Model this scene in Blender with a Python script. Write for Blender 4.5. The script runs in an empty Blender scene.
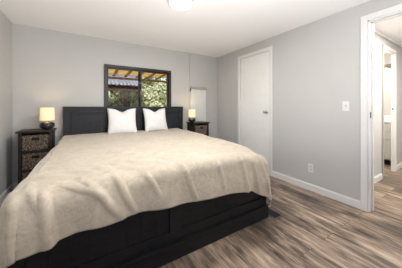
import bpy, bmesh, math, random
from mathutils import Vector, Matrix, noise

C = bpy.context.scene.collection
S = bpy.context.scene
PI = math.pi
H = 2.29          # ceiling height
XL, XR, YB, YR = -0.875, 2.61, 3.55, -0.80   # room faces: left, right, back, rear

# ------------------------------------------------------------------ camera
cd = bpy.data.cameras.new('camera'); cam = bpy.data.objects.new('camera', cd); C.objects.link(cam)
cam.location = (0, 0, 1.145); cam.rotation_euler = (PI/2, 0, math.radians(-31.4))
cd.sensor_width = 36; cd.lens = 187/402*36; cd.shift_y = -27.5/402; cd.clip_start = 0.02
S.camera = cam

# ------------------------------------------------------------------ world, sun, big lights, exposure
w = bpy.data.worlds.new('world'); S.world = w; w.use_nodes = True
nt = w.node_tree; nt.nodes.clear()
sky = nt.nodes.new('ShaderNodeTexSky'); sky.sky_type = 'NISHITA'; sky.sun_disc = False
sky.sun_elevation = math.radians(48); sky.sun_rotation = math.radians(205); sky.air_density = 1.0; sky.dust_density = 2.0
bg = nt.nodes.new('ShaderNodeBackground'); bg.inputs['Strength'].default_value = 0.3
wo = nt.nodes.new('ShaderNodeOutputWorld')
nt.links.new(sky.outputs[0], bg.inputs[0]); nt.links.new(bg.outputs[0], wo.inputs[0])

def light(name, kind, loc, rot, energy, color, **kw):
    d = bpy.data.lights.new(name, kind); d.energy = energy; d.color = color
    for k, v in kw.items(): setattr(d, k, v)
    o = bpy.data.objects.new(name, d); o.location = loc; o.rotation_euler = rot; C.objects.link(o)
    return o
light('sun', 'SUN', (-6, -8, 12), (math.radians(38), math.radians(-20), 0), 5.2, (1, .95, .86), angle=.01)
# added fill light, set in the invented rear window opening
light('rear_fill_light', 'AREA', (0.95, YR-0.02, 1.35), (PI/2, 0, 0), 3, (1, .985, .97), shape='RECTANGLE', size=2.2, size_y=1.2)
# two added fill lights behind the camera, aimed up to brighten the ceiling
for yaw, power in ((24, 25), (-46, 17.5)):
    light('ceiling_bounce_fill', 'AREA', (.66, -.42, .85), (math.radians(129), 0, math.radians(yaw)), power, (.985, .985, 1), shape='RECTANGLE', size=.8, size_y=.4, spread=math.radians(100))
# added fill for hall and bathroom, out of the frame, without fixtures
light('hall_fill_light', 'AREA', (3.75, .25, H-.03), (0, 0, 0), 55, (1, .93, .84), shape='DISK', size=.35)
light('bathroom_fill_light', 'AREA', (4.6, 1.6, H-.03), (0, 0, 0), 24, (1, .92, .82), shape='DISK', size=.3)

vs = S.view_settings; S.display_settings.display_device = 'sRGB'
vs.view_transform = 'Standard'; vs.look = 'None'; vs.gamma = 1; vs.use_curve_mapping = False
vs.exposure = 0.17

# ------------------------------------------------------------------ materials
def mat(name, col, rough=.6, metal=0, spec=.5, emit=None, estr=0, sheen=0):
    m = bpy.data.materials.new(name); m.use_nodes = True
    b = m.node_tree.nodes['Principled BSDF']
    b.inputs['Base Color'].default_value = (*col, 1); b.inputs['Roughness'].default_value = rough
    b.inputs['Metallic'].default_value = metal; b.inputs['Specular IOR Level'].default_value = spec
    if emit: b.inputs['Emission Color'].default_value = (*emit, 1); b.inputs['Emission Strength'].default_value = estr
    if sheen: b.inputs['Sheen Weight'].default_value = sheen
    return m
def nodes(m): return m.node_tree.nodes, m.node_tree.links, m.node_tree.nodes['Principled BSDF']
def ramp(ns, stops):
    r = ns.new('ShaderNodeValToRGB'); e = r.color_ramp.elements
    e[0].position, e[0].color = stops[0][0], (*stops[0][1], 1)
    e[1].position, e[1].color = stops[-1][0], (*stops[-1][1], 1)
    for p, c in stops[1:-1]:
        x = e.new(p); x.color = (*c, 1)
    return r
def noisy(name, c1, c2, scale=8, rough=.6, bump=.0, bscale=None, stretch=(1, 1, 1), detail=4, spec=.5, sheen=0, lo=.35, hi=.65, bdist=.01):
    m = mat(name, c1, rough, spec=spec, sheen=sheen); ns, ln, b = nodes(m)
    tc = ns.new('ShaderNodeTexCoord'); mp = ns.new('ShaderNodeMapping'); mp.inputs['Scale'].default_value = stretch
    n = ns.new('ShaderNodeTexNoise'); n.inputs['Scale'].default_value = scale; n.inputs['Detail'].default_value = detail
    r = ramp(ns, [(lo, c1), (hi, c2)])
    ln.new(tc.outputs['Object'], mp.inputs[0]); ln.new(mp.outputs[0], n.inputs['Vector'])
    ln.new(n.outputs['Fac'], r.inputs[0]); ln.new(r.outputs[0], b.inputs['Base Color'])
    if bump:
        n2 = ns.new('ShaderNodeTexNoise'); n2.inputs['Scale'].default_value = bscale or scale*4; n2.inputs['Detail'].default_value = 3
        ln.new(mp.outputs[0], n2.inputs['Vector'])
        bp = ns.new('ShaderNodeBump'); bp.inputs['Strength'].default_value = bump; bp.inputs['Distance'].default_value = bdist
        ln.new(n2.outputs['Fac'], bp.inputs['Height']); ln.new(bp.outputs[0], b.inputs['Normal'])
    return m

M = {}
M['wall'] = noisy('grey_wall_paint', (.50, .495, .485), (.515, .51, .50), 3, .75, .05, 180, bdist=.002)
M['ceil'] = noisy('ceiling_paint', (.89, .88, .875), (.90, .89, .885), 3, .85, .05, 120, bdist=.002)
M['trim'] = noisy('white_trim_paint', (.72, .715, .705), (.75, .745, .735), 4, .4)
M['door'] = noisy('white_door_paint', (.77, .765, .745), (.80, .795, .775), 4, .42)
M['black'] = noisy('black_painted_wood', (.0065, .0065, .0075), (.011, .011, .013), 6, .45, spec=.3, bump=.1, bscale=40, stretch=(1, 1, 6), bdist=.002)
# .1, 40, stretch=(1, 1, 6), bdist=.002)
M['head'] = noisy('charcoal_painted_wood', (.015, .0158, .0195), (.023, .0242, .0295), 6, .5, spec=.3, bump=.1, bscale=40, stretch=(1, 1, 5), bdist=.002)
# .1, 40, stretch=(1, 1, 5), bdist=.002)
M['blanket_core'] = None
M['pillow'] = noisy('white_pillow_fabric', (.74, .735, .73), (.79, .785, .78), 12, .9, .3, 220, sheen=.2, bdist=.002)
M['mattress'] = noisy('mattress_ticking', (.70, .68, .64), (.75, .73, .69), 10, .9)
M['espresso'] = noisy('espresso_wood', (.013, .009, .007), (.026, .018, .014), 9, .45, spec=.35, stretch=(1, 1, 8))
M['slot'] = mat('dark_slot', (.006, .005, .004), .9)
M['ceramic'] = noisy('black_ceramic', (.012, .012, .013), (.03, .03, .03), 14, .28)
M['nickel'] = mat('brushed_nickel', (.62, .60, .57), .3, 1)
M['bronze'] = mat('dark_bronze', (.10, .085, .07), .4, .7)
M['plate'] = mat('white_plastic', (.72, .715, .70), .35)
M['plate2'] = mat('white_plastic_face', (.62, .615, .60), .4)
M['brown_frame'] = noisy('dark_brown_window_frame', (.016, .0125, .010), (.024, .019, .0155), 20, .45)
M['reg'] = mat('black_register_metal', (.012, .011, .011), .45, .3)
M['reg_edge'] = noisy('brown_register_frame', (.10, .075, .055), (.15, .11, .08), 20, .5)
M['panelwhite'] = noisy('white_panel', (.68, .68, .67), (.72, .72, .71), 4, .45)
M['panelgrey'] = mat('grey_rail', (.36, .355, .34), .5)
M['counter'] = noisy('white_counter', (.80, .79, .77), (.9, .89, .87), 12, .25)
M['dome'] = mat('lit_white_glass', (.9, .9, .88), .4, emit=(1, .97, .93), estr=4)
M['shade'] = mat('lit_cream_linen_shade', (.72, .60, .40), .9, emit=(1.0, .70, .36), estr=.58)
M['vglass'] = mat('lit_vanity_glass', (.9, .85, .75), .4, emit=(1, .82, .5), estr=2.6)
M['cedar'] = noisy('cedar_wood', (.36, .20, .075), (.56, .34, .14), 5, .7, stretch=(8, 1, 8))
M['slat'] = noisy('yellow_lattice_wood', (.52, .34, .09), (.70, .48, .16), 5, .7, stretch=(1, 6, 6))
M['beam'] = noisy('weathered_beam', (.04, .027, .02), (.075, .05, .037), 6, .8, stretch=(1, 5, 5))
M['metalroof'] = noisy('corrugated_grey_metal', (.10, .10, .115), (.15, .15, .17), 3, .45)
M['bark'] = noisy('bark', (.09, .065, .045), (.17, .13, .09), 14, .9)
M['ground'] = noisy('garden_soil', (.36, .31, .23), (.46, .40, .30), 3, .95)
for i, (a, b_) in enumerate([((.22, .25, .10), (.45, .46, .24)), ((.30, .32, .16), (.54, .54, .34)), ((.16, .19, .08), (.33, .35, .17))]):
    M['leaf%d' % i] = noisy('foliage_%d' % i, a, b_, 9, .6, detail=2)
gl = bpy.data.materials.new('window_glass'); gl.use_nodes = True
ns, ln, b = nodes(gl); b.inputs['Roughness'].default_value = 0; b.inputs['Transmission Weight'].default_value = 1
b.inputs['IOR'].default_value = 1.01; b.inputs['Base Color'].default_value = (.96, .97, .96, 1)
M['glass'] = gl

# vinyl planks running along Y
fl = mat('grey_brown_vinyl_planks', (.3, .25, .2), .42, spec=.45); ns, ln, b = nodes(fl)
tc = ns.new('ShaderNodeTexCoord'); mp = ns.new('ShaderNodeMapping'); mp.inputs['Rotation'].default_value = (0, 0, PI/2); mp.inputs['Location'].default_value = (.37, .05, 0)
br = ns.new('ShaderNodeTexBrick'); br.offset = .37; br.squash = 1
br.inputs['Color1'].default_value = (0, 0, 0, 1); br.inputs['Color2'].default_value = (1, 1, 1, 1); br.inputs['Mortar'].default_value = (.5, .5, .5, 1)
br.inputs['Scale'].default_value = 1; br.inputs['Mortar Size'].default_value = .0015; br.inputs['Brick Width'].default_value = 1.22; br.inputs['Row Height'].default_value = .178
ln.new(tc.outputs['Object'], mp.inputs[0]); ln.new(mp.outputs[0], br.inputs['Vector'])
# per plank shift of the grain
cx = ns.new('ShaderNodeCombineXYZ'); mm = ns.new('ShaderNodeMath'); mm.operation = 'MULTIPLY'; mm.inputs[1].default_value = 37
ln.new(br.outputs['Color'], mm.inputs[0]); ln.new(mm.outputs[0], cx.inputs[0]); ln.new(mm.outputs[0], cx.inputs[1])
va = ns.new('ShaderNodeVectorMath'); va.operation = 'ADD'; ln.new(tc.outputs['Object'], va.inputs[0]); ln.new(cx.outputs[0], va.inputs[1])
m1 = ns.new('ShaderNodeMapping'); m1.inputs['Scale'].default_value = (15, 1.9, 1); ln.new(va.outputs[0], m1.inputs[0])
n1 = ns.new('ShaderNodeTexNoise'); n1.inputs['Scale'].default_value = 1.6; n1.inputs['Detail'].default_value = 7; n1.inputs['Roughness'].default_value = .68; n1.inputs['Distortion'].default_value = .6
ln.new(m1.outputs[0], n1.inputs['Vector'])
m2 = ns.new('ShaderNodeMapping'); m2.inputs['Scale'].default_value = (3.2, 1.1, 1); ln.new(va.outputs[0], m2.inputs[0])
n2 = ns.new('ShaderNodeTexNoise'); n2.inputs['Scale'].default_value = 1.5; n2.inputs['Detail'].default_value = 3; ln.new(m2.outputs[0], n2.inputs['Vector'])
a1 = ns.new('ShaderNodeMath'); a1.operation = 'MULTIPLY_ADD'; a1.inputs[1].default_value = .75; ln.new(n1.outputs['Fac'], a1.inputs[0])
a2 = ns.new('ShaderNodeMath'); a2.operation = 'MULTIPLY_ADD'; a2.inputs[1].default_value = .45; a2.inputs[2].default_value = -.17; ln.new(n2.outputs['Fac'], a2.inputs[0])
a3 = ns.new('ShaderNodeMath'); a3.operation = 'MULTIPLY_ADD'; a3.inputs[1].default_value = .14; a3.inputs[2].default_value = 0; ln.new(br.outputs['Color'], a3.inputs[0])
ln.new(a2.outputs[0], a1.inputs[2])
a4 = ns.new('ShaderNodeMath'); a4.operation = 'ADD'; ln.new(a1.outputs[0], a4.inputs[0]); ln.new(a3.outputs[0], a4.inputs[1])
rp = ramp(ns, [(.37, (.040, .029, .022)), (.46, (.13, .096, .072)), (.54, (.245, .182, .135)), (.68, (.46, .37, .29))])
ln.new(a4.outputs[0], rp.inputs[0])
mx = ns.new('ShaderNodeMixRGB'); mx.blend_type = 'MULTIPLY'; mx.inputs[2].default_value = (.35, .3, .27, 1)
ln.new(br.outputs['Fac'], mx.inputs[0]); ln.new(rp.outputs[0], mx.inputs[1]); ln.new(mx.outputs[0], b.inputs['Base Color'])
bp = ns.new('ShaderNodeBump'); bp.inputs['Strength'].default_value = .12; bp.inputs['Distance'].default_value = .003
ln.new(a4.outputs[0], bp.inputs['Height']); ln.new(bp.outputs[0], b.inputs['Normal'])
M['floor'] = fl

# plush blanket: brushed pile that lies in different directions
bl = mat('cream_plush_fleece', (.74, .65, .53), .85, sheen=.35); ns, ln, b = nodes(bl)
b.inputs['Sheen Roughness'].default_value = .4
tc = ns.new('ShaderNodeTexCoord')
n1 = ns.new('ShaderNodeTexNoise'); n1.inputs['Scale'].default_value = 9; n1.inputs['Detail'].default_value = 9; n1.inputs['Roughness'].default_value = .62; n1.inputs['Distortion'].default_value = 1.6
n2 = ns.new('ShaderNodeTexNoise'); n2.inputs['Scale'].default_value = 38; n2.inputs['Detail'].default_value = 3; n2.inputs['Distortion'].default_value = .8
ln.new(tc.outputs['Object'], n1.inputs['Vector']); ln.new(tc.outputs['Object'], n2.inputs['Vector'])
r1 = ramp(ns, [(.34, (.41, .337, .25)), (.50, (.475, .408, .318)), (.66, (.535, .475, .39))])
ad = ns.new('ShaderNodeMath'); ad.operation = 'MULTIPLY_ADD'; ad.inputs[1].default_value = .3
sb = ns.new('ShaderNodeMath'); sb.operation = 'MULTIPLY'; sb.inputs[1].default_value = .7
ln.new(n1.outputs['Fac'], sb.inputs[0]); ln.new(n2.outputs['Fac'], ad.inputs[0]); ln.new(sb.outputs[0], ad.inputs[2])
ln.new(ad.outputs[0], r1.inputs[0]); ln.new(r1.outputs[0], b.inputs['Base Color'])
bp = ns.new('ShaderNodeBump'); bp.inputs['Strength'].default_value = .6; bp.inputs['Distance'].default_value = .012
ln.new(ad.outputs[0], bp.inputs['Height']); ln.new(bp.outputs[0], b.inputs['Normal'])
M['blanket'] = bl

# woven baskets
wk = mat('woven_brown_wicker', (.12, .08, .05), .7); ns, ln, b = nodes(wk)
tc = ns.new('ShaderNodeTexCoord'); n1 = ns.new('ShaderNodeTexNoise'); n1.inputs['Scale'].default_value = 60; n1.inputs['Detail'].default_value = 3
ln.new(tc.outputs['Object'], n1.inputs['Vector'])
r1 = ramp(ns, [(.36, (.022, .015, .010)), (.52, (.11, .078, .052)), (.66, (.32, .255, .185))])
ln.new(n1.outputs['Fac'], r1.inputs[0]); ln.new(r1.outputs[0], b.inputs['Base Color'])
M['wicker'] = wk

# ------------------------------------------------------------------ helpers
def bx(bm, x0, x1, y0, y1, z0, z1, bev=0, mtx=None):
    m = Matrix.Translation(((x0+x1)/2, (y0+y1)/2, (z0+z1)/2)) @ Matrix.Diagonal((abs(x1-x0), abs(y1-y0), abs(z1-z0), 1))
    if mtx: m = mtx @ m
    r = bmesh.ops.create_cube(bm, size=1, matrix=m)
    if bev:
        es = list({e for v in r['verts'] for e in v.link_edges})
        bmesh.ops.bevel(bm, geom=es, offset=bev, segments=2, profile=.6, affect='EDGES', clamp_overlap=True)
def bar(bm, p, q, wx, wy, bev=0):
    p, q = Vector(p), Vector(q); d = q-p
    rot = d.to_track_quat('Z', 'X').to_matrix().to_4x4()
    bx(bm, -wx/2, wx/2, -wy/2, wy/2, 0, d.length, bev, Matrix.Translation(p) @ rot)
def lathe(bm, prof, c=(0, 0, 0), n=32, axis='Z', cap=True):
    rings = []
    for r, z in prof:
        ring = []
        for k in range(n):
            a = 2*PI*k/n; v = Vector((r*math.cos(a), r*math.sin(a), z))
            if axis == 'X': v = Vector((v.z, v.x, v.y))
            if axis == 'Y': v = Vector((v.x, v.z, v.y))
            ring.append(bm.verts.new(v+Vector(c)))
        rings.append(ring)
    for a, b in zip(rings, rings[1:]):
        for k in range(n): bm.faces.new((a[k], a[(k+1) % n], b[(k+1) % n], b[k]))
    if cap:
        bm.faces.new(rings[0][::-1]); bm.faces.new(rings[-1])
def obj(name, bm, m, parent=None, smooth=False, loc=None):
    bmesh.ops.recalc_face_normals(bm, faces=bm.faces)
    me = bpy.data.meshes.new(name); bm.to_mesh(me); bm.free()
    me.materials.append(M[m] if isinstance(m, str) else m)
    if smooth: me.polygons.foreach_set('use_smooth', [True]*len(me.polygons))
    o = bpy.data.objects.new(name, me); C.objects.link(o)
    if parent: o.parent = parent
    if loc: o.location = loc
    return o
def B(): return bmesh.new()
def box(name, x0, x1, y0, y1, z0, z1, m, parent=None, bev=0):
    bm = B(); bx(bm, x0, x1, y0, y1, z0, z1, bev); return obj(name, bm, m, parent)
def struct(name, bm, m): o = obj(name, bm, m); o['kind'] = 'structure'; return o
def tag(o, label, cat, group=None, kind=None):
    o['label'] = label; o['category'] = cat
    if group: o['group'] = group
    if kind: o['kind'] = kind
    return o
def thing(name, label, cat, loc=(0, 0, 0), rz=0, group=None):
    o = bpy.data.objects.new(name, None); C.objects.link(o); o.location = loc; o.rotation_euler = (0, 0, rz)
    o.empty_display_size = .1
    return tag(o, label, cat, group)
def copy_tree(o, parent=None):
    c = o.copy(); C.objects.link(c)
    if parent: c.parent = parent
    for ch in list(o.children): copy_tree(ch, c)
    return c

# ------------------------------------------------------------------ room shell
bm = B(); bx(bm, XL-.12, 5.75, YR-.12, YB+.12, -.1, 0); struct('floor', bm, 'floor')
bm = B(); bx(bm, XL-.12, 5.75, YR-1.5, YB+.12, H, H+.12); struct('ceiling', bm, 'ceil')  # slab runs past the rear wall as an added overhang to block sun
bm = B(); bx(bm, XL-.12, XL, YR, YB, 0, H); struct('wall_left', bm, 'wall')
WX0, WX1, WZ0, WZ1 = .246, 1.454, .95, 1.864
bm = B()
for a in ((XL-.12, WX0, 0, H), (WX1, XR+.11, 0, H), (WX0, WX1, 0, WZ0), (WX0, WX1, WZ1, H)): bx(bm, a[0], a[1], YB, YB+.12, a[2], a[3])
struct('wall_back', bm, 'wall')
DY0, DY1, DZ = 2.075, 2.77, 2.085         # closet door opening
OY0, OY1, OZ = -.02, .79, 2.08            # hall opening
bm = B()
for a in ((YR, OY0, 0, H), (OY0, OY1, OZ, H), (OY1, DY0, 0, H), (DY0, DY1, DZ, H), (DY1, YB, 0, H)): bx(bm, XR, XR+.11, a[0], a[1], a[2], a[3])
struct('wall_right', bm, 'wall')
RX0, RX1, RZ0, RZ1 = -.15, 2.05, .75, 1.95
bm = B()
for a in ((XL-.12, RX0, 0, H), (RX1, XR+.11, 0, H), (RX0, RX1, 0, RZ0), (RX0, RX1, RZ1, H)): bx(bm, a[0], a[1], YR-.12, YR, a[2], a[3])
struct('wall_rear', bm, 'wall')
# pipe chase in the back right corner
CX0, CX1, CY = 1.872, 2.315, YB-.014
bm = B(); bx(bm, CX0, CX1, CY, YB, 0, H, 0); struct('wall_chase', bm, 'wall')

# baseboards
def baseboard(name, segs):
    bm = B()
    for x0, x1, y0, y1, ax in segs:
        bx(bm, x0, x1, y0, y1, 0, .078, .002)
        if ax == 'X+': bx(bm, x0+.006, x1, y0, y1, .076, .09, .003)
        elif ax == 'X-': bx(bm, x0, x1-.006, y0, y1, .076, .09, .003)
        elif ax == 'Y+': bx(bm, x0, x1, y0+.006, y1, .076, .09, .003)
        else: bx(bm, x0, x1, y0, y1-.006, .076, .09, .003)
    return struct(name, bm, 'trim')
T = .014
baseboard('baseboard_left', [(XL, XL+T, YR, YB, 'X-')])
baseboard('baseboard_back', [(XL+T, CX0, YB-T, YB, 'Y+'), (CX1, XR-T, YB-T, YB, 'Y+')])
baseboard('baseboard_right', [(XR-T, XR, OY1+.062, DY0-.06, 'X+'), (XR-T, XR, DY1+.06, YB, 'X+')])

# bedroom window (sliding, dark brown)
win = B()
t, y0, y1 = .042, YB-.018, YB+.09
bx(win, WX0, WX1, y0, y1, WZ1-t, WZ1, .003); bx(win, WX0, WX1, y0, y1, WZ0, WZ0+t, .003)
bx(win, WX0, WX0+t, y0, y1, WZ0+t, WZ1-t, .003); bx(win, WX1-t, WX1, y0, y1, WZ0+t, WZ1-t, .003)
W1 = struct('window_1', win, 'brown_frame')
xm = (WX0+WX1)/2
for sx0, sx1, yy in ((WX0+t, xm+.025, YB+.012), (xm-.025, WX1-t, YB+.045)):
    bm = B(); s = .026
    bx(bm, sx0, sx1, yy, yy+.028, WZ1-t-s, WZ1-t, .002); bx(bm, sx0, sx1, yy, yy+.028, WZ0+t, WZ0+t+s, .002)
    bx(bm, sx0, sx0+s, yy, yy+.028, WZ0+t+s, WZ1-t-s, .002); bx(bm, sx1-s, sx1, yy, yy+.028, WZ0+t+s, WZ1-t-s, .002)
    sash = obj('sash', bm, 'brown_frame', W1)
    bm = B(); bx(bm, sx0+s-.004, sx1-s+.004, yy+.012, yy+.016, WZ0+t+s-.004, WZ1-t-s+.004); obj('pane', bm, 'glass', sash)
bm = B(); bx(bm, xm-.012, xm+.012, YB+.002, YB+.013, 1.36, 1.44, .003); obj('latch', bm, 'bronze', W1)
# invented rear window frame, unseen behind the camera, added for the fill light
bm = B()
bx(bm, RX0, RX1, YR-.10, YR+.012, RZ1-.04, RZ1); bx(bm, RX0, RX1, YR-.10, YR+.012, RZ0, RZ0+.04)
for x in (RX0, RX1-.04): bx(bm, x, x+.04, YR-.10, YR+.012, RZ0+.04, RZ1-.04)
struct('added_rear_window', bm, 'brown_frame')

# casings
def casing(name, xf, y0, y1, z1, w_, side=-1, thick=.018):
    bm = B(); xa, xb = sorted((xf, xf+side*thick))
    bx(bm, xa, xb, y0-w_, y0, 0, z1+w_, .003); bx(bm, xa, xb, y1, y1+w_, 0, z1+w_, .003); bx(bm, xa, xb, y0, y1, z1, z1+w_, .003)
    return bm
struct('trim_1', casing('c', XR, DY0, DY1, DZ, .058), 'trim')
bm = casing('c', XR, OY0, OY1, OZ, .06)
T2 = struct('trim_2', bm, 'trim')
bm = B(); j = .016
bx(bm, XR-.002, XR+.112, OY1-j, OY1+.002, 0, OZ, .002); bx(bm, XR-.002, XR+.112, OY0-.002, OY0+j, 0, OZ, .002); bx(bm, XR-.002, XR+.112, OY0, OY1, OZ-j, OZ+.002, .002)
bx(bm, XR+.05, XR+.085, OY1-j-.011, OY1-j+.001, 0, OZ-j, .002); bx(bm, XR+.05, XR+.085, OY0+j, OY1-j, OZ-j-.011, OZ-j+.001, .002)
J2 = struct('trim_3', bm, 'trim')
bm = B(); bx(bm, XR+.006, XR+.036, OY1-j-.003, OY1-j+.001, 1.02, 1.085, .001); obj('strike_plate', bm, 'bronze', J2)
struct('trim_4', casing('c', XR+.11, OY0, OY1, OZ, .06, 1), 'trim')

# closet door
bm = B(); bx(bm, XR+.004, XR+.042, DY0+.004, DY1-.004, .012, DZ-.004, .002); D1 = struct('door_1', bm, 'door')
bm = B()
lathe(bm, [(.031, XR+.005), (.033, XR), (.030, XR-.005), (.013, XR-.008), (.011, XR-.028), (.021, XR-.036), (.027, XR-.050), (.025, XR-.062), (.012, XR-.068)], (0, DY0+.062, 1.055), 24, 'X')
obj('door_knob', bm, 'nickel', D1, True)
for z in (.22, 1.13, 1.86):
    bm = B(); bx(bm, XR-.003, XR+.006, DY1-.012, DY1-.002, z-.045, z+.045, .001); lathe(bm, [(.005, z-.047), (.006, z-.045), (.006, z+.045), (.005, z+.047)], (XR-.004, DY1-.003, 0), 10)
    obj('hinge', bm, 'nickel', D1)
# closet interior back so that the gap is dark
bm = B(); bx(bm, XR+.11, XR+.60, DY0-.05, DY0-.02, 0, H); bx(bm, XR+.11, XR+.60, DY1+.02, DY1+.05, 0, H); bx(bm, XR+.60, XR+.63, DY0-.05, DY1+.05, 0, H); struct('wall_closet', bm, 'wall')

# ------------------------------------------------------------------ hall and bathroom
HY = 1.04; BX0, BX1, BZ = 4.045, 4.64, 2.08; BFX = 5.50
bm = B()
for a in ((XR+.11, BX0, 0, H), (BX0, BX1, BZ, H), (BX1, 5.75, 0, H)): bx(bm, a[0], a[1], HY, HY+.04, a[2], a[3])
struct('wall_hall', bm, 'wall')
bm = B(); bx(bm, XR+.11, 5.75, -.42, -.30, 0, H); struct('wall_hall_rear', bm, 'wall')
bm = B(); bx(bm, 5.65, 5.75, -.30, HY, 0, H); struct('wall_hall_end', bm, 'wall')
bm = B(); bx(bm, BFX, BFX+.1, HY+.04, 1.99, 0, H); struct('wall_bath_right', bm, 'wall')
bm = B(); bx(bm, 3.8, BFX, 1.89, 1.99, 0, H); struct('wall_bath_back', bm, 'wall')
bm = B(); bx(bm, 3.7, 3.8, HY+.04, 1.99, 0, H); struct('wall_bath_left', bm, 'wall')
baseboard('baseboard_hall', [(XR+.13, BX0-.06, HY-T, HY, 'Y+'), (BX1+.06, 5.64, HY-T, HY, 'Y+')])
bm = B(); bx(bm, XR+.11, 5.64, HY-.028, HY, H-.045, H, .006); struct('trim_5', bm, 'trim')
bm = B()
bx(bm, BX1, BX1+.055, HY-.016, HY, 0, BZ+.055, .003)
bx(bm, BX0, BX1, HY-.016, HY, BZ, BZ+.055, .003)
struct('trim_6', bm, 'trim')
bm = B(); bx(bm, BX0-.05, BX0, HY-.018, HY, 0, BZ+.055, .003); struct('trim_8', bm, 'panelgrey')  # left casing coloured grey to stand in for a dark gap
bm = B()
bx(bm, BX0, BX0+.014, HY-.002, HY+.042, 0, BZ); bx(bm, BX1-.014, BX1, HY-.002, HY+.042, 0, BZ); bx(bm, BX0, BX1, HY-.002, HY+.042, BZ-.014, BZ)
J3 = struct('trim_7', bm, 'trim')
bm = B(); bx(bm, BX1-.017, BX1-.012, HY+.008, HY+.026, 1.085, 1.115, .001); obj('strike_plate', bm, 'bronze', J3)

# bathroom vanity
V = thing('bathroom_vanity', 'white bathroom vanity cabinet with drawers seen through the far hall doorway', 'cabinet', (5.02, 1.16, 0))
vx = BFX-5.02
box('body', .0, vx-.003, 0, .70, .10, .82, 'door', V, .003)
box('toe_kick', .06, vx-.003, .01, .69, 0, .099, 'espresso', V)  # dark colour stands in for the shadow under the cabinet
box('countertop', -.02, vx-.003, -.012, .71, .8205, .855, 'counter', V, .006)
box('backsplash', vx-.022, vx-.003, -.012, .71, .8555, .955, 'counter', V, .004)
for k, (za, zb) in enumerate(((.66, .80), (.50, .645), (.12, .485))):
    d = box('drawer' if k < 2 else 'cabinet_door', -.018, -.001, .015, .34, za, zb, 'door', V, .004)
    bm = B(); lathe(bm, [(.006, 0), (.006, -.012), (.013, -.02), (.011, -.028), (.004, -.031)], (-.018, .18, (za+zb)/2), 14, 'X'); obj('knob', bm, 'bronze', d, True)
    d = box('cabinet_door' if k else 'drawer', -.018, -.001, .355, .685, za, zb, 'door', V, .004) if k != 1 else None
# vanity light
VL = thing('vanity_light', 'bronze vanity light with glowing glass shade on the bathroom wall', 'wall lamp', (BFX, 1.285, 1.97))
box('bar', -.045, -.001, 0, .36, .0, .075, 'bronze', VL, .006)
for yy in (.055, .30):
    bm = B(); bar(bm, (-.045, yy, .03), (-.085, yy, .03), .016, .016); bar(bm, (-.085, yy, .036), (-.085, yy, -.015), .03, .03, .004); arm = obj('arm', bm, 'bronze', VL)
    bm = B(); lathe(bm, [(.022, -.012), (.046, -.03), (.056, -.12), (.053, -.135), (.03, -.136)], (-.085, yy, 0), 20); obj('glass_shade', bm, 'vglass', arm, True)
light('vanity_bulb', 'POINT', (BFX-.2, 1.36, 1.75), (0, 0, 0), 4, (1, .86, .62), shadow_soft_size=.05)

# ------------------------------------------------------------------ ceiling light
CL = thing('ceiling_light', 'round white flush-mount ceiling light, switched on', 'ceiling light', (.858, 1.825, H)); CL.scale = (.92, .92, .92)
bm = B(); lathe(bm, [(.138, -.001), (.143, -.006), (.143, -.028), (.134, -.0285)], (0, 0, 0), 48); obj('base', bm, 'nickel', CL, True)
bm = B(); lathe(bm, [(.132, -.0288), (.132, -.045), (.125, -.06), (.104, -.069), (.065, -.075), (.02, -.077)], (0, 0, 0), 48); obj('dome', bm, 'dome', CL, True)
light('ceiling_light_lamp', 'AREA', (.858, 1.825, H-.08), (0, 0, 0), 27, (1, .985, .97), shape='DISK', size=.25)

# ------------------------------------------------------------------ bed
HX0, HX1 = -.303, 1.675
BXA, BXB = -.365, 1.595; BYF = 1.31
bed = thing('bed', 'king-size black panelled bed with tall headboard below the window', 'bed', (.655, 2.4, 0))
def P(o): o.matrix_parent_inverse = Matrix.Translation(-bed.location); return o
# headboard
bm = B(); y0, y1 = 3.45, 3.53
bx(bm, HX0, HX1, y0-.012, y1, 1.105, 1.143, .004)
bx(bm, HX0, HX1, y0+.002, y1, 1.045, 1.105, .003)
bx(bm, HX0, HX0+.085, y0, y1, 0, 1.105, .004); bx(bm, HX1-.085, HX1, y0, y1, 0, 1.105, .004)
bx(bm, HX0+.08, HX1-.08, y0+.03, y1-.01, .2, 1.05)
for c in (HX0+.66, HX1-.66): bx(bm, c-.04, c+.04, y0+.004, y1, .2, 1.046, .003)
bx(bm, HX0+.08, HX1-.08, y0+.004, y1, .2, .5, .003)
# moulding inside each panel
edges = [(HX0+.085, HX0+.62), (HX0+.70, HX1-.70), (HX1-.62, HX1-.085)]
for a, b_ in edges:
    bx(bm, a, a+.016, y0+.012, y0+.034, .5, 1.045, .003); bx(bm, b_-.016, b_, y0+.012, y0+.034, .5, 1.045, .003); bx(bm, a+.016, b_-.016, y0+.012, y0+.034, 1.029, 1.045, .003)
    n = 6
    for k in range(n):
        u0 = a+.02+(b_-a-.04)*k/n; u1 = a+.02+(b_-a-.04)*(k+1)/n
        bx(bm, u0+.0007, u1-.0007, y0+.022, y0+.032, .5, 1.028, .0015)
P(obj('headboard', bm, 'head', bed))
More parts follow.
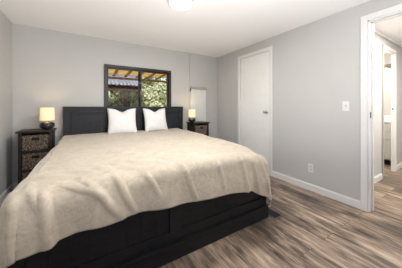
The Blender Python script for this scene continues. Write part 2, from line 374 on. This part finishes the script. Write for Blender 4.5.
# footboard: stiles, rails, beaded panels
bm = B(); f0, f1 = BYF, BYF+.045
bx(bm, BXA, BXB, f0, f1, .125, .205, .003); bx(bm, BXA, BXB, f0, f1, .46, .50, .004)
sc = .575
for a, b_ in ((BXA, BXA+.085), (sc-.045, sc+.045), (BXB-.085, BXB)): bx(bm, a, b_, f0, f1, .2, .465, .003)
for a, b_ in ((BXA+.085, sc-.045), (sc+.045, BXB-.085)):
    bx(bm, a-.005, b_+.005, f0+.02, f1-.004, .19, .47)
    n = 8
    for k in range(n):
        u0 = a+(b_-a)*k/n; u1 = a+(b_-a)*(k+1)/n
        bx(bm, u0+.0007, u1-.0007, f0+.014, f0+.024, .2, .465, .0015)
P(obj('footboard', bm, 'black', bed))
bm = B(); bx(bm, BXA-.012, BXB+.012, f0-.022, f1, 0, .112, .003); bx(bm, BXA-.018, BXB+.018, f0-.03, f1, .112, .128, .004)
P(obj('plinth', bm, 'black', bed))
for x0, x1 in ((BXA, BXA+.035), (BXB-.035, BXB)):
    bm = B(); bx(bm, x0, x1, f1, 3.45, .0, .36, .003); P(obj('side_rail', bm, 'black', bed))
bm = B(); bx(bm, BXA+.035, BXB-.035, f1, 3.45, .30, .34); P(obj('platform', bm, 'black', bed))
bm = B(); bx(bm, BXA+.04, BXB-.045, 1.36, 3.445, .342, .635, .09); P(obj('mattress', bm, 'mattress', bed, True))
bm = B(); lathe(bm, [(.004, 0), (.011, .002), (.009, .006)], (BXB+.002, f0-.0365, .119), 10, 'Y'); P(obj('bolt', bm, 'nickel', bed))

# blanket
ZT = .688; R = .085; bxl, bxr, byf = -.372, 1.612, 1.290
def lerp(tab, x):
    if x <= tab[0][0]: return tab[0][1]
    for (a, va), (b_, vb) in zip(tab, tab[1:]):
        if x <= b_: return va+(vb-va)*(x-a)/(b_-a)
    return tab[-1][1]
hemz = [(-.6, .37), (-.38, .395), (-.2, .405), (0, .437), (.2, .446), (.45, .432), (.9, .398), (1.2, .372), (1.32, .355), (1.45, .29), (1.58, .24), (1.7, .25), (2.2, .33)]
def sm(a, b_, x): t = min(1, max(0, (x-a)/(b_-a))); return t*t*(3-2*t)
ridges = [(-.13, 1.7, .020, .020, -.02, .12), (-.02, .75, .022, .020, -.03, .26), (.15, .42, .020, .019, -.02, .25), (.33, .5, .012, .018, 0, .2),
          (-.20, .12, .030, .026, .03, .45), (-.31, -.1, .013, .026, .02, .45), (-.26, .3, .016, .018, -.05, .10), (.62, .35, .010, .02, .02, .3), (.95, .2, .009, .02, .03, .3),
          (1.22, .12, .012, .02, .04, .4), (1.36, .15, .016, .02, .03, .4), (1.47, .2, .018, .02, .02, .45), (1.55, .3, .018, .02, .03, .5)]
def cloth(p, q):
    ix = min(max(p, bxl+R), bxr-R); iy = max(q, byf+R)
    dx, dy = p-ix, q-iy; l = math.hypot(dx, dy)
    zt = ZT+.015*sm(1.6, 3.2, iy)
    # sag of the soft corner at the foot, gentle unevenness of the top
    g = math.exp(-(((p-1.66)/.26)**2+((q-1.26)/.26)**2)); zt -= .085*g
    g2 = math.exp(-(((p+.36)/.2)**2+((q-1.26)/.2)**2)); zt -= .0*g2
    nz = noise.noise(Vector((p*2.2, q*2.2, 3.1)))*.010 + noise.noise(Vector((p*6, q*6, 7)))*.004
    # fold direction field: creases running up from the foot edge
    ph = p*17+1.1*noise.noise(Vector((p*2.3, q*.8, 1)))*2.2
    lf = math.exp(-((p-.02)/.38)**2)
    amp = .35+1.0*lf+.35*math.exp(-((p-1.5)/.2)**2)
    edge = math.exp(-max(0, q-byf-R)/.10) if l == 0 else 1
    # short diagonal wrinkles on the top near the foot left
    wr = math.sin((p*.9+q*.5)*46+4*noise.noise(Vector((p*3, q*3, 5))))*math.exp(-(((p-.25)/.42)**2+((q-1.52)/.13)**2))*.006
    s_ = (l if dy < 0 else 0)-max(0, q-byf-R)
    rd = 0
    for x0_, sl, am, wd, sa, sb_ in ridges:
        c_ = p-(x0_+sl*s_); wq = wd*(.55 if c_ > 0 else 1.25)*math.hypot(1, sl*.7)
        rd += 1.3*am*math.exp(-(c_/wq)**2)*sm(sa-.05, sa+.03, s_)*(1-sm(sb_-.05, sb_+.05, s_))
    if l == 0:
        nz += rd*.6
        return Vector((p, q, zt+nz+wr+math.sin(ph)*.006*amp*edge))
    d = Vector((dx/l, dy/l, 0))
    if l < R*PI/2:
        th = l/R; out = R*math.sin(th); dr = R*(1-math.cos(th))
    else:
        ex = l-R*PI/2; out = R+.06*ex; dr = R+ex
    k = sm(.04, .26, dr)
    side = abs(dx) > 1e-6 and abs(dy) < 1e-6
    if side: ph = q*13+2*noise.noise(Vector((q*2, 4, 1))); amp = .7
    elif abs(dx) > 1e-6: ph += math.atan2(abs(dx), abs(dy))*4
    out += rd
    wv = math.sin(ph)*.022*amp*k + noise.noise(Vector((p*5, q*5, 9)))*.006*k
    out += max(wv, -.022) + .018*k
    up = math.sin(ph)*.006*amp*(1-k)
    if dx < 0:
        h_ = sm(1.36, 1.8, q); out = out*(1-h_)+min(out, R)*h_; ix += .012*h_+.034*sm(1.9, 3.0, q)
    return Vector((ix, iy, zt-dr+(nz+wr)*(1-k)+up))+d*out
bm = B()
NP, NQ = 320, 230
lR = lambda drop: R*PI/2+(drop-R)
hl, hr = lR(.36), lR(.40)
grid = []
for i in range(NP+1):
    p = bxl+R-hl+(bxr-R+hr-(bxl+R-hl))*i/NP
    lf_ = lR(ZT-lerp(hemz, p))
    row = []
    for jn in range(NQ+1):
        v = jn/NQ
        q = 3.437-(3.437-(byf+R-lf_))*v
        row.append(bm.verts.new(cloth(p, q)))
    grid.append(row)
for i in range(NP):
    for jn in range(NQ): bm.faces.new((grid[i][jn], grid[i+1][jn], grid[i+1][jn+1], grid[i][jn+1]))
bk = tag(obj('blanket', bm, 'blanket', None, True), 'cream plush blanket spread over the bed and hanging over its foot', 'blanket')
md = bk.modifiers.new('thickness', 'SOLIDIFY'); md.thickness = .012; md.offset = 1

# throw pillows
def pillow(name, loc, rx, rz, size, label, seed):
    bm = B(); n = 28; h = size/2; random.seed(seed)
    def pt(s, t_, f):
        x = s*h*(1-.085*(1-t_*t_)); z = t_*h*(1-.075*(1-s*s))
        notch = math.exp(-(s/.33)**2)*sm(.1, 1, t_); z -= .055*notch
        th = .075*((1-abs(s)**2.4)*(1-abs(t_)**2.4))**.55*(1-.45*notch)
        th *= 1+.12*noise.noise(Vector((s*2, t_*2, seed)))
        return Vector((x, -f*th, z))
    F = [[bm.verts.new(pt(-1+2*i/n, -1+2*k/n, 1)) for k in range(n+1)] for i in range(n+1)]
    K = [[F[i][k] if i in (0, n) or k in (0, n) else bm.verts.new(pt(-1+2*i/n, -1+2*k/n, -1)) for k in range(n+1)] for i in range(n+1)]
    for i in range(n):
        for k in range(n):
            bm.faces.new((F[i][k], F[i+1][k], F[i+1][k+1], F[i][k+1])); bm.faces.new((K[i][k+1], K[i+1][k+1], K[i+1][k], K[i][k]))
    o = obj(name, bm, 'pillow', None, True); o.location = loc; o.rotation_euler = (rx, 0, rz)
    return tag(o, label, 'pillow', 'white throw pillows against the headboard')
pillow('throw_pillow', (.50, 3.30, .905), math.radians(-21), math.radians(-3), .455, 'white square throw pillow on the bed, nearer the nightstand in the left corner', 2)
pillow('throw_pillow', (1.058, 3.305, .908), math.radians(-18), math.radians(4), .435, 'white square throw pillow on the bed, nearer the white wall panel', 7)

# ------------------------------------------------------------------ nightstands
NW, ND, NH = .335, .30, .828
def basket_front(w_, h_):
    """woven drawer front: strands over and under the stakes, with a hand slot"""
    bm = B(); nx, nz = 90, 48; cols, rows = 15, 12; x0 = -w_/2
    V_ = []
    for i in range(nx+1):
        r_ = []
        for k in range(nz+1):
            a, c = i/nx, k/nz
            row = int(c*rows*.9999); ph = PI*(row % 2)
            d = .0045*math.sin(a*cols*PI+ph)*abs(math.sin(c*rows*PI))**.6 + .003*abs(math.sin(c*rows*PI))
            e = min(a, 1-a, c*.8, (1-c)*.8); d -= .010*(1-sm(0, .05, e))
            r_.append(bm.verts.new((x0+a*w_, -d, c*h_)))
        V_.append(r_)
    sx, sz = .16, (.66, .84)
    hole = lambda a, c: abs(a-.5) < sx and sz[0] < c < sz[1]
    for i in range(nx):
        for k in range(nz):
            if hole((i+.5)/nx, (k+.5)/nz): continue
            bm.faces.new((V_[i][k], V_[i+1][k], V_[i+1][k+1], V_[i][k+1]))
    # basket body behind
    bx(bm, x0, x0+.006, .004, ND-.05, 0, h_-.01); bx(bm, -x0-.006, -x0, .004, ND-.05, 0, h_-.01); bx(bm, x0, -x0, ND-.056, ND-.05, 0, h_-.01); bx(bm, x0, -x0, .004, ND-.05, 0, .006)
    for i in range(nx+1):
        pass
    return bm
def nightstand():
    t = thing('nightstand', 'dark wood nightstand with three woven drawers in the left corner', 'nightstand', (0, 0, 0), 0, 'wicker-drawer nightstands')
    hw = NW/2
    box('top', -hw-.022, hw+.022, -.02, ND+.012, NH-.022, NH, 'espresso', t, .004)
    for x in (-hw, hw-.03):
        for y in (0, ND-.03): box('leg', x, x+.03, y, y+.03, 0, NH-.0225, 'espresso', t, .002)
    zs = (.10, .335, .57)
    for x in (-hw+.006, hw-.018): box('side_panel', x, x+.012, .031, ND-.031, .07, NH-.023, 'espresso', t)
    box('back_panel', -hw+.031, hw-.031, ND-.014, ND-.004, .07, NH-.023, 'espresso', t)
    for z in zs: box('shelf_rail', -hw+.0305, hw-.0305, .004, ND-.032, z-.028, z-.006, 'espresso', t, .002)
    for z in zs:
        d = obj('drawer', basket_front(NW-.068, .20), 'wicker', t, True); d.location = (0, .006, z)
        bm = B(); sx = .16*(NW-.068)
        bx(bm, -sx-.004, sx+.004, .010, .014, .20*.64, .20*.86); obj('slot_shade_sheet', bm, 'slot', d)  # dark sheet behind the cutout stands in for the shade inside
    return t
NS = nightstand(); NS.location = (-.572, 3.205, 0)
N2 = copy_tree(NS); N2.location = (1.945, 3.16, 0); N2['label'] = 'dark wood nightstand with woven drawers in front of the white wall panel'

# table lamps
def table_lamp():
    t = thing('table_lamp', 'small lit table lamp with black ball base on the left corner nightstand', 'table lamp', (0, 0, 0), 0, 'bedside lamps')
    bm = B(); lathe(bm, [(.034, 0), (.040, .004), (.050, .010), (.076, .030), (.084, .056), (.078, .083), (.054, .104), (.026, .112), (.016, .116), (.014, .124)], (0, 0, 0), 36); obj('base', bm, 'ceramic', t, True)
    bm = B(); lathe(bm, [(.006, .1205), (.006, .18), (.014, .182), (.014, .21), (.004, .215)], (0, 0, 0), 12); obj('socket', bm, 'nickel', t)
    bm = B(); ra, rb, z0, z1 = .082, .078, .128, .302; n = 40
    lathe(bm, [(ra, z0), (rb, z1), (rb-.003, z1), (ra-.003, z0), (ra, z0)], (0, 0, 0), n, cap=False); obj('lamp_shade', bm, 'shade', t, True)
    return t
L1 = table_lamp(); L1.location = (-.468, 3.32, NH)
L2 = copy_tree(L1); L2.location = (1.80, 3.30, NH); L2.scale = (.86, .86, .86); L2['label'] = 'small lit table lamp with black ball base beside the white wall panel'
for o in (L1, L2):
    light('bedside_bulb', 'POINT', o.location+Vector((0, 0, .235)), (0, 0, 0), 1.6, (1, .74, .42), shadow_soft_size=.03)

# ------------------------------------------------------------------ wall panel on the chase
WP = thing('wall_panel', 'tall white panel under a grey rail on the back wall beside the corner', 'panel', (CX0, CY, 0))
box('panel', .022, .405, -.014, -.0005, .40, 1.518, 'panelwhite', WP, .003)
box('rail', .012, .415, -.040, -.0005, 1.520, 1.575, 'panelgrey', WP, .004)
bm = B(); bx(bm, .004, .022, -.03, -.0005, 1.47, 1.535, .003); obj('latch', bm, 'bronze', WP)

# switch and outlet
SW = thing('light_switch', 'white single toggle light switch on the grey wall beside the hall doorway', 'light switch', (XR, .993, 1.15))
box('plate', -.006, -.0003, -.035, .035, -.057, .057, 'plate', SW, .003)
bm = B(); bx(bm, -.018, -.0055, -.005, .005, -.004, .016, .002); bx(bm, -.008, -.0055, -.009, .009, -.018, .018, .001); obj('toggle', bm, 'plate2', SW)
OU = thing('wall_outlet', 'white electrical outlet low on the grey wall above the baseboard', 'outlet', (XR, 1.398, .305))
box('plate', -.006, -.0003, -.035, .035, -.057, .057, 'plate', OU, .003)
for z in (-.021, .021):
    so = box('socket', -.0085, -.0055, -.016, .016, z-.014, z+.014, 'plate2', OU, .002)
    for y in (-.006, .006): box('slot', -.0092, -.0084, y-.0012, y+.0012, z-.003, z+.007, 'slot', so)

# floor register
RG = thing('floor_register', 'black slotted floor vent beside the foot of the bed', 'floor vent', (1.688, 1.37, 0))
bm = B()
bx(bm, -.066, .066, -.155, -.137, .0005, .007, .002); bx(bm, -.066, .066, .137, .155, .0005, .007, .002); bx(bm, -.066, -.05, -.137, .137, .0005, .007, .002); bx(bm, .05, .066, -.137, .137, .0005, .007, .002)
obj('frame', bm, 'reg_edge', RG)
bm = B(); bx(bm, -.0495, .0495, -.1365, .1365, .0005, .002)
for k in range(15): bx(bm, -.047, .047, -.13+k*.0182, -.13+k*.0182+.009, .0018, .006, .001)
obj('grille', bm, 'reg', RG)

# ------------------------------------------------------------------ outside the window
bm = B(); bx(bm, -14, 18, YB+.3, 26, -.5, -.4); struct('ground', bm, 'ground')
# slatted patio cover against the house
PC = thing('patio_cover', 'yellow wooden slatted patio cover outside the window', 'pergola', (1.6, 5.4, -.4))
def PP(o, t): o.matrix_parent_inverse = Matrix.Translation(-t.location); return o
rz = lambda y: 2.46-.045*(y-3.8)
bm = B()
for k in range(15):
    x = -1.2+k*.41; bar(bm, (x, 3.72, rz(3.72)), (x, 7.62, rz(7.62)), .04, .09)
PP(obj('rafter', bm, 'cedar', PC), PC)
bm = B()
for k in range(27):
    y = 3.8+k*.145; bx(bm, -1.4, 4.6, y, y+.105, rz(y)+.065, rz(y)+.09)
PP(obj('slats', bm, 'slat', PC), PC)
bm = B(); bx(bm, -1.4, 4.6, 7.5, 7.6, rz(7.55)-.13, rz(7.55)-.06, .005); PP(obj('beam', bm, 'cedar', PC), PC)
for x in (-1.2, 4.4): bm = B(); bx(bm, x, x+.1, 7.5, 7.6, -.4, rz(7.55)-.13, .005); PP(obj('post', bm, 'cedar', PC), PC)
# shelter with a corrugated roof further out
SH = thing('garden_shelter', 'open wooden shelter with grey corrugated roof seen through the left pane', 'shelter', (.4, 9.3, -.4))
bm = B(); n = 150; rows = []
for i in range(n+1):
    x = -2.4+4.55*i/n; dz = .022*math.sin(i*2*PI/5)
    rows.append([bm.verts.new((x, 8.3, 2.06+dz)), bm.verts.new((x, 11.2, 3.25+dz)), bm.verts.new((x, 11.2, 3.22+dz)), bm.verts.new((x, 8.3, 2.03+dz))])
for a, b_ in zip(rows, rows[1:]):
    for k in range(4): bm.faces.new((a[k], b_[k], b_[(k+1) % 4], a[(k+1) % 4]))
PP(obj('roof', bm, 'metalroof', SH, True), SH)
bm = B(); bx(bm, -2.3, 2.05, 8.42, 8.56, 1.79, 2.03, .006); PP(obj('beam', bm, 'beam', SH), SH)
bm = B(); bx(bm, -2.3, 2.05, 10.9, 11.04, 2.6, 2.8, .006); PP(obj('beam', bm, 'beam', SH), SH)
for x, y in ((-2.1, 8.43), (1.33, 8.43), (-2.1, 10.92), (1.75, 10.92)):
    zt = 1.79 if y < 9 else 2.6
    bm = B(); bx(bm, x, x+.13, y, y+.13, -.4, zt, .006); po = PP(obj('post', bm, 'beam', SH), SH)
    for s in (-1, 1):
        if x > 1.7 and s > 0: continue
        bm = B(); bar(bm, (x+.065, y+.065, zt-.62), (x+.065+s*.55, y+.065, zt+.02), .055, .055); PP(obj('brace', bm, 'beam', SH), SH)
# bushes and trees
def bush(name, c, r, n, leaf, m, label, seed, trunk=True):
    random.seed(seed); t = thing(name, label, 'tree' if 'tree' in name else 'bush', (c[0], c[1], -.4), 0, 'greenery outside the window')
    bm = B(); lobes = [(Vector((random.uniform(-.5, .5)*r[0], random.uniform(-.5, .5)*r[1], random.uniform(-.55, .6)*r[2])), random.uniform(.4, .65)) for _ in range(9)]
    for _ in range(n):
        lc, lr = random.choice(lobes)
        d = Vector((random.gauss(0, 1), random.gauss(0, 1), random.gauss(0, 1))).normalized()
        p = lc+Vector((d.x*r[0], d.y*r[1], d.z*r[2]))*lr*random.uniform(.7, 1.05)
        p += Vector((0, 0, c[2]+.4))
        if p.z < .02: continue
        ax = (d+Vector((random.uniform(-.9, .9), random.uniform(-.9, .9), random.uniform(-.3, .9)))).normalized()
        q = ax.to_track_quat('Z', 'Y'); s = leaf*random.uniform(.6, 1.3); ro = random.uniform(0, 6.28)
        cs, sn = math.cos(ro), math.sin(ro)
        vs_ = []
        for a, b_, h_ in ((-1, 0, 0), (-.2, .42, .12), (1, 0, -.1), (-.2, -.42, .12)):
            vs_.append(bm.verts.new(p+q @ Vector(((a*cs-b_*sn)*s, (a*sn+b_*cs)*s, h_*s))))
        bm.faces.new((vs_[0], vs_[1], vs_[2])); bm.faces.new((vs_[0], vs_[2], vs_[3]))
    me = obj('foliage', bm, m, t)
    bm = B(); top = c[2]+.4
    lathe(bm, [(.12, 0), (.085, top*.5), (.05, top)], (0, 0, 0), 10)
    for k in range(5):
        a = k*1.3; bar(bm, (0, 0, top*.5), (math.cos(a)*r[0]*.5, math.sin(a)*r[1]*.5, top+.2*r[2]), .035, .035)
    obj('trunk', bm, 'bark', t)
G = [('garden_tree', (-1.2, 13.2, 2.1), (1.9, 1.6, 2.3), 'leaf2', 'dark green tree far left behind the garden shelter'),
     ('garden_bush', (.6, 12.6, .9), (1.4, 1.1, 1.4), 'leaf0', 'green bush seen beneath the shelter beam, left of its post'),
     ('garden_bush', (2.4, 12.4, 1.1), (1.4, 1.2, 1.6), 'leaf1', 'pale green bush seen beneath the shelter beam, right of its post'),
     ('garden_bush', (2.75, 10.1, .9), (1.0, 1.0, 1.5), 'leaf1', 'pale green bush low behind the window centre stile'),
     ('garden_bush', (4.2, 10.6, 1.1), (1.2, 1.1, 1.7), 'leaf0', 'leafy green bush filling the right window pane'),
     ('garden_tree', (5.6, 11.0, 1.8), (1.4, 1.2, 2.0), 'leaf1', 'pale green tree at the right edge of the right pane'),
     ('garden_tree', (4.0, 14.5, 2.5), (2.4, 1.5, 2.6), 'leaf2', 'tall dark tree behind the bushes in the right pane'),
     ('garden_tree', (1.6, 16.0, 2.6), (2.6, 1.5, 2.7), 'leaf0', 'tall green tree furthest back behind the shelter')]
for k, (nm, c, r, m, lb) in enumerate(G): bush(nm, c, r, 4200, .10 if k < 6 else .14, m, lb, 10+k)
